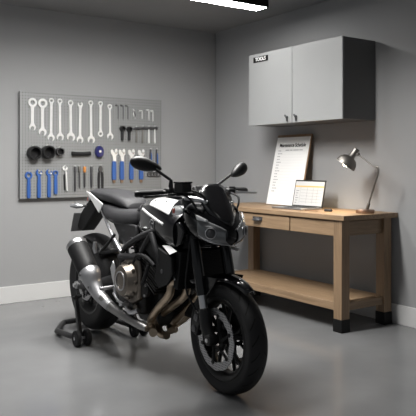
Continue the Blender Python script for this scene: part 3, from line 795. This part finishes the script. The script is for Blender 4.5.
# radiator
ra = MB().box((-.245, 0, .615), (.045, .31, .21), Matrix.Rotation(math.radians(10), 3, 'Y')).build('radiator', MATTE, mc, bev=.006)
rf = MB()
for i in range(22): rf.box(Vector((-.221 + .0, 0, .53 + i * .008)) + Vector(((i - 11) * .0014, 0, 0)), (.003, .285, .0025))
rf.build('radiator_fins', DARKM, ra)
for s in (-1, 1):
    IX = .10 if s > 0 else 0.
    pts = [(-.385, .170, .725), (-.245, .168, .688), (-.235, .165, .60), (-.29, .165, .535), (-.385, .175, .50), (-.425, .18, .545), (-.40, .18, .66)]
    k = MB().prism([(p[0], p[2]) for p in pts], lambda u, v, w: Vector((u, s * (.172 + w), v)), .018)
    so2 = k.build('radiator_shroud', MATTE, mc, bev=.006)
    q = MB().prism([(-.366 + IX, .738), (-.300 + IX, .745), (-.195 + IX, .724), (-.236 + IX, .703)], lambda u, v, w: Vector((u, s * (.186 - IX * .3 + w * .4) - s * (v - .72) * .9, v)), .012)
    qq = q.build('shroud_inlay', WHITE, so2, bev=.003); qq['label'] = 'white inlay'
    MB().tube([(-.34, s * .19, .60), (-.34, s * .1935, .60)], .012, 12, 1).build('shroud_bolt', TOOLDK, so2)
    # upper side wing running to the fork
    g = MB().prism([(-.34, .86), (-.20, .875), (-.155, .83), (-.19, .76), (-.25, .735), (-.34, .76)], lambda u, v, w: Vector((u, s * (.150 + w), v)), .02)
    g.build('side_wing', GLOSS, so2, bev=.006)
# frame
for s in (-1, 1):
    y = s * .185
    fr = MB()
    fr.tube([(-.90, s * .15, .60), (-.83, y, .625), (-.70, y, .638), (-.60, y, .645)], [.018, .021, .021, .019], 12, 4)
    fr.tube([(-.60, y, .645), (-.54, y, .72), (-.476, s * .175, .795)], .017, 12, 2)
    fr.tube([(-.476, s * .175, .795), (-.43, y, .74), (-.385, y, .67), (-.37, s * .17, .60)], [.018, .016, .014, .012], 12, 2)
    fr.tube([(-.85, y * .92, .635), (-.80, y * .97, .675), (-.70, y, .725), (-.50, s * .175, .797), (-.30, s * .08, .86)], [.015, .016, .017, .019, .021], 12, 3)
    fr.tube([(-.90, s * .12, .46), (-.88, s * .14, .55), (-.82, y * .95, .64)], [.03, .03, .024], 12, 4)
    fr.build('main_frame', CHAR, mc)
    rl = MB().tube([(-1.30, s * .10, .905), (-1.132, s * .135, .811), (-1.02, s * .15, .735), (-.93, s * .155, .672), (-.88, s * .15, .63)], .011, 10, 5)
    rl.build('subframe_rail', ALU, mc)['label'] = 'bare aluminium subframe rail'
    sc_ = MB().prism([(-1.09, .838), (-.76, .815), (-.735, .735), (-.86, .665), (-.95, .70)], lambda u, v, w: Vector((u, s * (.105 + w), v)), .022)
    sc_.build('side_cover', CHAR, mc, bev=.008)
    # hanger bracket
    hb_ = MB().tube([(-1.10, s * .20, .618), (-1.02, s * .175, .69), (-.985, s * .15, .745)], .010, 10, 3)
    hb_.tube([(-1.10, s * .20, .618), (-1.0, s * .175, .635), (-.91, s * .15, .655)], .010, 10, 3)
    hb_.lathe([(.0, -.012), (.016, -.012), (.016, .012), (.0, .012)], (-1.10, s * .20, .618), (0, 1, 0), 14)
    hbo = hb_.build('hanger_bracket', SATIN, mc)
    MB().tube([(-1.105, s * .225, .62), (-1.105, s * .232, .65), (-1.10, s * .232, .69)], [.012, .015, .012], 10, 2).build('passenger_peg', SILVER, hbo)
    # rider footrest plate
    hp = MB().prism([(-.925, .545), (-.89, .595), (-.865, .56), (-.855, .50), (-.88, .455), (-.905, .49)], lambda u, v, w: Vector((u, s * (.205 + w), v)), .008)
    hp.build('heel_guard', SILVER, mc, bev=.003)
    br = MB().tube([(-.88, s * .20, .47), (-.875, s * .20, .41), (-.85, s * .195, .35)], [.012, .014, .010], 10, 3)
    br.tube([(-.88, s * .20, .45), (-.80, s * .19, .46), (-.82, s * .18, .55)], .010, 10, 3)
    br.build('footrest_hanger', SILVER, mc)
    fp = MB().tube([(-.885, s * .205, .435), (-.885, s * .30, .432)], [.012, .011], 10, 1); fp.build('rider_footpeg', ALU, mc)
bp_ = MB().tube([(-.87, -.215, .40), (-.78, -.23, .37), (-.70, -.235, .365)], [.009, .008, .008], 8, 4); bp_.box((-.69, -.24, .365), (.03, .05, .014)); bp_.build('brake_pedal', ALU, mc)

# exhaust
xh = MB().tube([(-.54, -.172, .246), (-.57, -.182, .252), (-.64, -.19, .262), (-.79, -.20, .284), (-.94, -.205, .308), (-1.02, -.215, .345)], [.020, .023, .025, .028, .031, .036], 20, 4)
collector = xh.build('collector_pipe', DULL, mc); collector['label'] = 'silver exhaust link pipe'
mu_a, mu_b = Vector((-1.165, -.245, .492)), Vector((-1.325, -.256, .642))
md = (mu_b - mu_a).normalized()
mf = MB().lathe([(.050, -.05), (.062, -.03), (.067, .0), (.070, (mu_b - mu_a).length - .015), (.068, (mu_b - mu_a).length)], mu_a, md, 36)
muf = mf.build('muffler', MATTE, mc); muf['label'] = 'stubby black muffler can'
Lm = (mu_b - mu_a).length
MB().lathe([(.0695, Lm - .012), (.071, Lm), (.070, Lm + .016), (.058, Lm + .03), (.036, Lm + .034), (.030, Lm + .010), (.0, Lm + .01)], mu_a, md, 32).build('muffler_end_cap', SILVER, muf)
hs = MB().tube([mu_a - md * .005, mu_a - md * .03, (-1.118, -.234, .420), (-1.06, -.222, .360), (-1.0, -.212, .328), (-.93, -.206, .306)], [.072, .069, .054, .041, .035, .0325], 28, 5)
hs.build('heat_shield', SHIELD, muf)['label'] = 'brushed silver heat shield'
MB().lathe([(.0, 0), (.010, 0), (.010, .004), (.0, .004)], mu_a + Vector((.02, -.07, -.01)), (0, -1, .2), 12).build('shield_bolt', TOOLDK, muf)
MB().lathe([(.0, 0), (.008, 0), (.008, .004), (.0, .004)], (-1.08, -.285, .41), (0, -1, .3), 12).build('shield_screw', TOOLDK, muf)
for y, pts in ((-.13, [(-.27, -.125, .575), (-.335, -.13, .53), (-.36, -.13, .465), (-.47, -.13, .375), (-.56, -.125, .30), (-.575, -.125, .255), (-.53, -.14, .228), (-.47, -.17, .235)]),
               (-.05, [(-.24, -.05, .57), (-.30, -.05, .53), (-.325, -.05, .46), (-.44, -.05, .385), (-.56, -.06, .31), (-.585, -.07, .25), (-.535, -.085, .208), (-.455, -.09, .212)]),
               (.05, [(-.24, .05, .57), (-.30, .05, .53), (-.325, .05, .46), (-.43, .05, .37), (-.53, .03, .28), (-.56, .0, .235), (-.52, -.02, .215)]),
               (.13, [(-.27, .125, .575), (-.335, .13, .53), (-.36, .13, .465), (-.45, .12, .36), (-.54, .08, .27), (-.56, .03, .235), (-.52, -.0, .218)])):
    h_ = MB().tube(pts, .0235, 16, 6).build('header_pipe', PIPE, mc); h_['label'] = 'heat-tinted header pipe'
    MB().lathe([(.034, 0), (.034, .01), (.022, .012)], Vector(pts[0]), Vector(pts[1]) - Vector(pts[0]), 18).build('header_flange', ALU, h_)

# ---- tank
TS = [(-.80, [(0, .940), (.045, .938), (.080, .922), (.098, .88), (.098, .81), (.08, .755)]),
      (-.70, [(0, .972), (.065, .969), (.112, .942), (.130, .888), (.128, .80), (.10, .742)]),
      (-.58, [(0, .985), (.085, .980), (.138, .940), (.156, .884), (.150, .795), (.12, .735)]),
      (-.45, [(0, .985), (.095, .976), (.155, .925), (.174, .865), (.166, .785), (.13, .730)]),
      (-.33, [(0, .972), (.095, .960), (.165, .898), (.186, .842), (.176, .765), (.14, .725)]),
      (-.235, [(0, .945), (.085, .938), (.158, .885), (.184, .845), (.180, .762), (.15, .728)])]
rows = dense([mirror_row(x, h) for x, h in TS], 6, 4)
tb = MB(); tb.grid(rows); tb.face([tb.bm.verts.new(p) for p in rows[0]]); tb.face([tb.bm.verts.new(p) for p in rows[-1]])
tank = tb.build('fuel_tank', GLOSS, mc, sharp=50)
tv = bvh_of(rows); tcn = (-.5, 0, .85)
for s in (-1, 1):
    p = decal(tv, [(-.575, s * .132, .945), (-.315, s * .160, .905), (-.605, s * .045, .99), (-.375, s * .06, .985)], 14, 8, .0025, tcn)
    wp = MB().grid(p).build('tank_panel', WHITE, tank, solid=.002, sharp=60); wp['label'] = 'white tank panel'
    p = decal(tv, [(-.665, s * .142, .917), (-.335, s * .18, .848), (-.655, s * .140, .932), (-.33, s * .178, .861)], 18, 2, .0025, tcn)
    MB().grid(p).build('tank_stripe', WHITE, tank, solid=.0015, sharp=60)['label'] = 'thin white stripe'
    # badge
    bc, bn, _, _ = tv.find_nearest(Vector((-.480, s * .19, .845)))
    if bn.dot(Vector((0, s, 0))) < 0: bn = -bn
    bd = MB().lathe([(.027, 0), (.030, .004), (.027, .006), (.022, .004), (.022, .0005)], bc, bn, 28, cap=False)
    t1 = bn.orthogonal().normalized(); t2 = bn.cross(t1)
    for i in range(3):
        a = 2 * PI * i / 3 + .5
        bd.tube([bc + bn * .002, bc + bn * .002 + (t1 * math.cos(a) + t2 * math.sin(a)) * .025], .0022, 6, 1)
    bd.build('tank_badge', SHIELD, tank)['label'] = 'round metal badge with three bars'
    kb = MB()
    for x0 in (-.545, -.43):
        q, n_, _, _ = tv.find_nearest(Vector((x0, s * .1, .96)))
        if n_.z < 0: n_ = -n_
        kb.lathe([(.0, 0), (.009, 0), (.009, .006), (.0, .006)], q, n_, 10)
    kb.build('panel_bolt', FIXT, tank)
fc = MB().lathe([(.0, .012), (.03, .012), (.046, .008), (.05, .0), (.05, -.01)], (-.52, 0, .987), (0, 0, 1), 28).build('fuel_cap', GLOSS, tank)

# ---- seats
def body(name, S, m, ku=6, kv=4, sharp=60, parent=None):
    rows = dense([mirror_row(x, h) for x, h in S], ku, kv)
    b_ = MB(); b_.grid(rows); b_.face([b_.bm.verts.new(p) for p in rows[0]]); b_.face([b_.bm.verts.new(p) for p in rows[-1]])
    for i in range(len(rows) - 1): b_.face([b_.bm.verts.new(p) for p in (rows[i][0], rows[i][-1], rows[i + 1][-1], rows[i + 1][0])])
    return b_.build(name, m, parent or mc, sharp=sharp), rows
rs, _ = body('rider_seat', [(-1.23, [(0, .935), (.07, .932), (.112, .918), (.128, .89), (.115, .865)]),
                   (-1.14, [(0, .922), (.08, .920), (.128, .902), (.146, .855), (.125, .825)]),
                   (-1.02, [(0, .905), (.08, .905), (.134, .886), (.152, .835), (.125, .804)]),
                   (-.90, [(0, .902), (.075, .902), (.122, .882), (.138, .832), (.115, .800)]),
                   (-.79, [(0, .912), (.06, .910), (.100, .890), (.116, .84), (.095, .81)]),
                   (-.735, [(0, .930), (.045, .928), (.075, .905), (.092, .86), (.08, .83)])], VINYL)
pseat, _ = body('passenger_seat', [(-1.52, [(0, 1.010), (.04, 1.009), (.066, 1.0), (.072, .99), (.06, .975)]),
                   (-1.42, [(0, 1.018), (.06, 1.016), (.098, 1.002), (.104, .985), (.09, .965)]),
                   (-1.28, [(0, 1.016), (.075, 1.012), (.116, .996), (.122, .975), (.11, .95)]),
                   (-1.12, [(0, 1.000), (.07, .996), (.106, .980), (.112, .955), (.10, .93)]),
                   (-1.00, [(0, .970), (.055, .967), (.085, .950), (.094, .925), (.08, .905)]),
                   (-.955, [(0, .935), (.04, .932), (.062, .920), (.072, .905), (.06, .895)])], VINYL)
# ---- tail
tail, trows = body('tail_fairing', [(-1.62, [(0, .945), (.03, .94), (.045, .925), (.04, .91)]),
                   (-1.52, [(0, .985), (.05, .978), (.085, .955), (.06, .93)]),
                   (-1.38, [(0, .985), (.07, .98), (.118, .935), (.09, .90)]),
                   (-1.22, [(0, .95), (.07, .945), (.122, .905), (.10, .86)]),
                   (-1.05, [(0, .88), (.06, .88), (.11, .85), (.10, .80)])], GLOSS)
for s in (-1, 1):
    k = MB()
    k.prism([(-1.475, 1.000), (-1.405, .992), (-1.165, .925), (-1.235, .862)], lambda u, v, w: Vector((u, s * (.118 + .022 * (u + 1.475) / .3 + w), v)), .008)
    k.build('tail_panel', WHITE, tail, bev=.003)['label'] = 'white side panel'
MB().box((-1.63, 0, .932), (.02, .085, .028)).build('tail_light', AMBER, tail, bev=.004)
# rear fender and plate
rf_ = MB().prism([(-1.40, .93), (-1.62, .915), (-1.74, .83), (-1.80, .73), (-1.77, .705), (-1.71, .70), (-1.64, .745), (-1.50, .85)], lambda u, v, w: Vector((u, -.05 + w, v)), .10)
rfo = rf_.build('rear_fender', MATTE, mc, bev=.01)
pl = MB().bar((-1.825, -.01, .69), (-1.765, -.01, .83), .16, .006, (1, 0, 0))
pl.build('number_plate', PLATE, rfo, bev=.003)
for s in (-1, 1):
    ti = MB().tube([(-1.62, s * .03, .885), (-1.63, s * .08, .888), (-1.635, s * .11, .890)], [.009, .008, .010], 8, 3).build('rear_turn_signal', SATIN, mc)
    MB().tube([(-1.61, s * .09, .888), (-1.635, s * .125, .891), (-1.66, s * .165, .888)], [.010, .018, .006], 12, 5, flat=1.3).build('signal_lens', LENS, ti)

# ---- headlight cowl
HS = [(-.27, [(0, .975), (.06, .97), (.10, .94), (.105, .88), (.08, .82), (.0, .80)]),
      (-.17, [(0, .985), (.08, .98), (.140, .95), (.155, .89), (.120, .81), (.0, .785)]),
      (-.09, [(0, .975), (.075, .97), (.140, .935), (.158, .885), (.130, .80), (.0, .765)]),
      (-.03, [(0, .940), (.055, .93), (.115, .895), (.140, .855), (.115, .785), (.0, .755)]),
      (.01, [(0, .900), (.035, .89), (.080, .865), (.100, .835), (.085, .785), (.0, .755)]),
      (.040, [(0, .855), (.015, .85), (.035, .835), (.040, .815), (.035, .79), (.0, .765)])]
cow, crows = body('headlight_cowl', HS, GLOSS, 6, 5)
cv = bvh_of(crows); ccn = (-.12, 0, .86)
for s in (-1, 1):
    p = decal(cv, [(-.055, s * .152, .912), (.030, s * .030, .842), (-.045, s * .155, .812), (.040, s * .008, .765)], 14, 8, .003, ccn)
    ho = MB().grid(p).build('headlight_lens', LENS, cow, solid=.003, sharp=60); ho['label'] = 'smoked headlight lens'
    pc_, pn, _, _ = cv.find_nearest(Vector((-.005, s * .10, .832)))
    if pn.dot(pc_ - Vector(ccn)) < 0: pn = -pn
    pj = MB().lathe([(.024, .003), (.027, .007), (.025, .010), (.021, .008), (.018, .012), (.008, .017), (.0, .018)], pc_, pn, 28)
    pj.build('projector', TOOLDK, ho)
    MB().lathe([(.026, .006), (.0295, .009), (.025, .0115)], pc_, pn, 28, cap=False).build('projector_ring', ALU, ho)
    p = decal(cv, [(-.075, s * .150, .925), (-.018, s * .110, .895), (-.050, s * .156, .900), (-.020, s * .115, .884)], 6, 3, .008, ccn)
    MB().grid(p).build('painted_highlight', BRIGHT, ho, solid=.003, sharp=60)['label'] = 'white strip painted as a highlight'  # specular highlight at the lens corner, painted on as a white strip
    p = decal(cv, [(-.045, s * .157, .822), (.040, s * .008, .773), (-.045, s * .157, .812), (.040, s * .008, .763)], 12, 2, .006, ccn)
    MB().grid(p).build('lens_trim', ALU, ho, solid=.003, sharp=60)
    p = decal(cv, [(.005, s * .085, .790), (.038, s * .02, .772), (.003, s * .088, .782), (.038, s * .02, .764)], 5, 2, .007, ccn)
    MB().grid(p).build('lower_reflector', ALU, ho, solid=.002, sharp=60)
# matte upper plates beside the screen
for s in (-1, 1):
    p = decal(cv, [(-.17, s * .15, .955), (-.05, s * .12, .94), (-.17, s * .09, .985), (-.07, s * .07, .975)], 6, 4, .004, ccn)
    MB().grid(p).build('cowl_panel', CHAR, cow, solid=.003, sharp=60)
# windscreen
half = [[(-.125, .0, 1.078), (-.126, .028, 1.078), (-.132, .055, 1.073)],
        [(-.098, .0, 1.044), (-.104, .050, 1.040), (-.120, .100, 1.030)],
        [(-.050, .0, .985), (-.058, .050, .982), (-.086, .100, .972)],
        [(-.005, .0, .925), (-.014, .042, .926), (-.042, .084, .928)],
        [(.034, .0, .862), (.030, .012, .868), (.018, .030, .878)]]
ctrl = [[(x, -y, z) for x, y, z in reversed(r)] + r[1:] for r in half]
ws = MB().grid(dense(ctrl, 2, 1)).build('windscreen', SCREENB, mc, solid=.004, sharp=70)
b = MB()
for s in (-1, 1):
    MB().lathe([(.0, 0), (.007, 0), (.006, .006), (.0, .007)], (-.074, s * .090, .980), (.8, s * .3, .5), 12).build('screen_bolt', SILVER, ws)
b.bm.free()
MB().box((-.19, 0, 1.03), (.03, .15, .085), Matrix.Rotation(math.radians(-40), 3, 'Y')).build('instrument_panel', MATTE, mc, bev=.01)
MB().tube([(-.15, 0, .95), (-.18, .0, 1.02)], .03, 10, 1).build('instrument_mount', MATTE, mc)

# ---- handlebar
ST = math.radians(6)
def hbp(x, y, z):
    dx = x + .22
    return Vector((-.22 + dx * math.cos(ST) - y * math.sin(ST), dx * math.sin(ST) + y * math.cos(ST), z))
bar = MB().tube([hbp(-.285, -.37, 1.030), hbp(-.25, -.27, 1.034), hbp(-.225, -.17, 1.036), hbp(-.215, -.08, 1.020), hbp(-.215, .08, 1.020), hbp(-.225, .17, 1.036), hbp(-.25, .27, 1.034), hbp(-.285, .37, 1.030)], .0125, 12, 5)
hbar = bar.build('handlebar', SATIN, mc)
ck = MB()
for s in (-1, 1): ck.box(hbp(-.216, s * .05, 1.012), (.04, .03, .05))
ck.build('bar_clamp', SATIN, hbar, bev=.006)
for s in (-1, 1):
    g = MB().tube([hbp(-.287, s * .375, 1.030), hbp(-.268, s * .32, 1.032), hbp(-.25, s * .255, 1.034)], [.0185, .0175, .019], 14, 3).build('grip', RUBBER, mc)
    MB().lathe([(.0, 0), (.014, .0), (.017, .006), (.017, .022), (.012, .03), (.0, .03)], hbp(-.285, s * .372, 1.030), hbp(-.335, s * .47, 1.03) - hbp(-.285, s * .37, 1.030), 16).build('bar_end', SATIN, g)
    MB().box(hbp(-.238, s * .215, 1.036), (.05, .06, .045), Matrix.Rotation(ST, 3, 'Z')).build('switch_pod', SATIN, g, bev=.01)
    lv = MB().tube([hbp(-.20, s * .19, 1.028), hbp(-.185, s * .24, 1.026), hbp(-.19, s * .32, 1.022), hbp(-.215, s * .40, 1.018)], [.009, .008, .007, .008], 10, 4, flat=.7).build('lever', ALU if s > 0 else SATIN, mc)
    MB().box(hbp(-.205, s * .185, 1.032), (.045, .05, .03), Matrix.Rotation(ST, 3, 'Z')).build('lever_perch', SATIN, lv, bev=.007)
rvr = MB().box(hbp(-.165, -.185, 1.062), (.075, .062, .048), Matrix.Rotation(ST, 3, 'Z')).build('brake_reservoir', SATIN, mc, bev=.006)
MB().box(hbp(-.165, -.185, 1.089), (.08, .066, .010), Matrix.Rotation(ST, 3, 'Z')).build('reservoir_lid', MATTE, rvr, bev=.003)
for pts in ([hbp(-.15, -.16, 1.05), hbp(-.09, -.13, 1.03), hbp(-.10, -.08, .97), hbp(-.18, -.07, .88)], [hbp(-.20, -.17, 1.03), hbp(-.12, -.17, 1.00), hbp(-.10, -.14, .93), hbp(-.18, -.10, .84)], [hbp(-.20, .17, 1.03), hbp(-.12, .17, 1.00), hbp(-.11, .14, .93), hbp(-.18, .10, .84)]):
    MB().tube(pts, .006, 8, 6).build('control_cable', RUBBER, mc)
tp = MB().tube([hbp(-.19, -.15, 1.005), hbp(-.13, -.12, 1.0), hbp(-.08, -.09, .985)], [.012, .014, .010], 10, 3); tp.build('bar_riser_cover', ALU, mc)

# ---- mirrors
def mirror(base, knee, tip, c, ex, ey, a, b_, nrm_):
    st_ = MB().tube([base, base + Vector((0, 0, .02)), knee - Vector((0, 0, .03)), knee, knee + (tip - knee) * .12, tip], [.013, .011, .013, .009, .008, .008], 10, 5).build('mirror_stem', SATIN, mc)
    rings = []
    ex, ey, nn = Vector(ex).normalized(), Vector(ey).normalized(), Vector(nrm_).normalized()
    for h, k in ((-.014, .86), (-.010, .97), (0, 1), (.012, .93), (.024, .72), (.031, .40), (.034, .05)):
        r = []
        for i in range(32):
            t = 2 * PI * i / 32; u, v = math.cos(t), math.sin(t)
            u2 = u * (1.0 if u > 0 else 1.0); v2 = v * (1 - .30 * u) * (1 if v > 0 else .92)
            r.append(c + (ex * u2 * a + ey * v2 * b_) * k + nn * h)
        rings.append(r)
    sh2 = MB().rings(rings).build('mirror_shell', SATIN, st_, sharp=45)
    rings = [[c + (ex * math.cos(2 * PI * i / 28) * a * .82 + ey * math.sin(2 * PI * i / 28) * b_ * .82 * (1 - .30 * math.cos(2 * PI * i / 28))) + nn * h for i in range(28)] for h in (-.0135, -.0155)]
    MB().rings(rings).build('mirror_glass', mat('mirror_glass', (.8, .8, .8), .04, 1), st_)
# right mirror: seen from its front shell
mirror(Vector((-.155, -.245, 1.045)), Vector((-.150, -.25, 1.102)), Vector((-.195, -.315, 1.158)), Vector((-.228, -.352, 1.180)), Vector((.16, .96, -.25)), (-.1, .26, .96), .090, .037, (.93, -.15, .10))
# left mirror
mirror(Vector((-.30, .155, 1.040)), Vector((-.31, .16, 1.066)), Vector((-.385, .305, 1.118)), Vector((-.405, .388, 1.146)), Vector((.0, -.86, -.50)), (.0, -.50, .86), .064, .038, (.95, .1, .1))

# ---- front turn signals
for s in (-1, 1):
    Q = Matrix.Translation((-.055, -.055, -.035)) if s > 0 else Matrix.Identity(4)
    ts = MB().tube([Q @ Vector(p) for p in [(-.20, s * .13, .935), (-.165, s * .17, .942), (-.15, s * .19, .945)]], [.010, .010, .014], 10, 3).build('front_turn_signal', SATIN, mc)
    MB().tube([Q @ Vector(p) for p in [(-.19, s * .185, .95), (-.165, s * .205, .948), (-.13, s * .22, .944), (-.10, s * .225, .942), (-.085, s * .222, .942)]], [.006, .022, .028, .02, .006], 16, 5, flat=.9).build('signal_lens', BRIGHT, ts)
    MB().lathe([(.0, .006), (.010, .004), (.014, 0), (.014, -.004)], Q @ Vector((-.13, s * .246, .944)), (0, s, 0), 16).build('signal_bulb', AMBER, ts)

# ------------------------------------------------------------------ lights
def area(name, loc, rot, sx, sy, e, col=(1, 1, 1), spread=180):
    l = bpy.data.lights.new(name, 'AREA'); l.shape = 'RECTANGLE'; l.size = sx; l.size_y = sy; l.energy = e; l.color = col; l.spread = math.radians(spread)
    o = bpy.data.objects.new(name, l); C.objects.link(o); o.location = loc; o.rotation_euler = rot; return o
area('room_ceiling_lamp', (1.9, 3.45, 2.44), (math.radians(10), math.radians(-4), 0), 1.1, .2, 80, (1, .985, .96), 150)
area('front_fill_light', (.3, 1.0, 2.5), (math.radians(10), 0, 0), 2.0, .3, 4, (1, .985, .96), 110)  # unseen fill added for the front of the bike, no fixture
area('side_fill_light', (-1.6, 3.2, 2.0), (0, math.radians(-68), 0), .8, 2.0, 2.5, (.96, .98, 1))  # added sideways fill light, no lamp stands here
l = bpy.data.lights.new('desk_bulb', 'SPOT'); l.energy = 13; l.color = (1, .78, .52); l.spot_size = math.radians(150); l.spot_blend = .6; l.shadow_soft_size = .03
o = bpy.data.objects.new('desk_bulb', l); C.objects.link(o); o.location = apex + sax * .112
o.rotation_euler = Vector(sax).to_track_quat('-Z', 'Y').to_euler()

w = bpy.data.worlds.new('room_ambience'); sc.world = w; w.use_nodes = True
bg = w.node_tree.nodes['Background']; bg.inputs[0].default_value = (.9, .95, 1, 1); bg.inputs[1].default_value = .19

# ------------------------------------------------------------------ camera
cam = bpy.data.cameras.new('camera'); co = bpy.data.objects.new('camera', cam); C.objects.link(co)
co.location = (0, 0, 1.18)
co.rotation_euler = (PI / 2, 0, -math.atan2(.5698, .8218))
cam.sensor_width = 36; cam.lens = 36 * 660 / 416; cam.shift_y = -43 / 416
sc.camera = co
sc.view_settings.view_transform = 'Standard'
sc.view_settings.look = 'None'
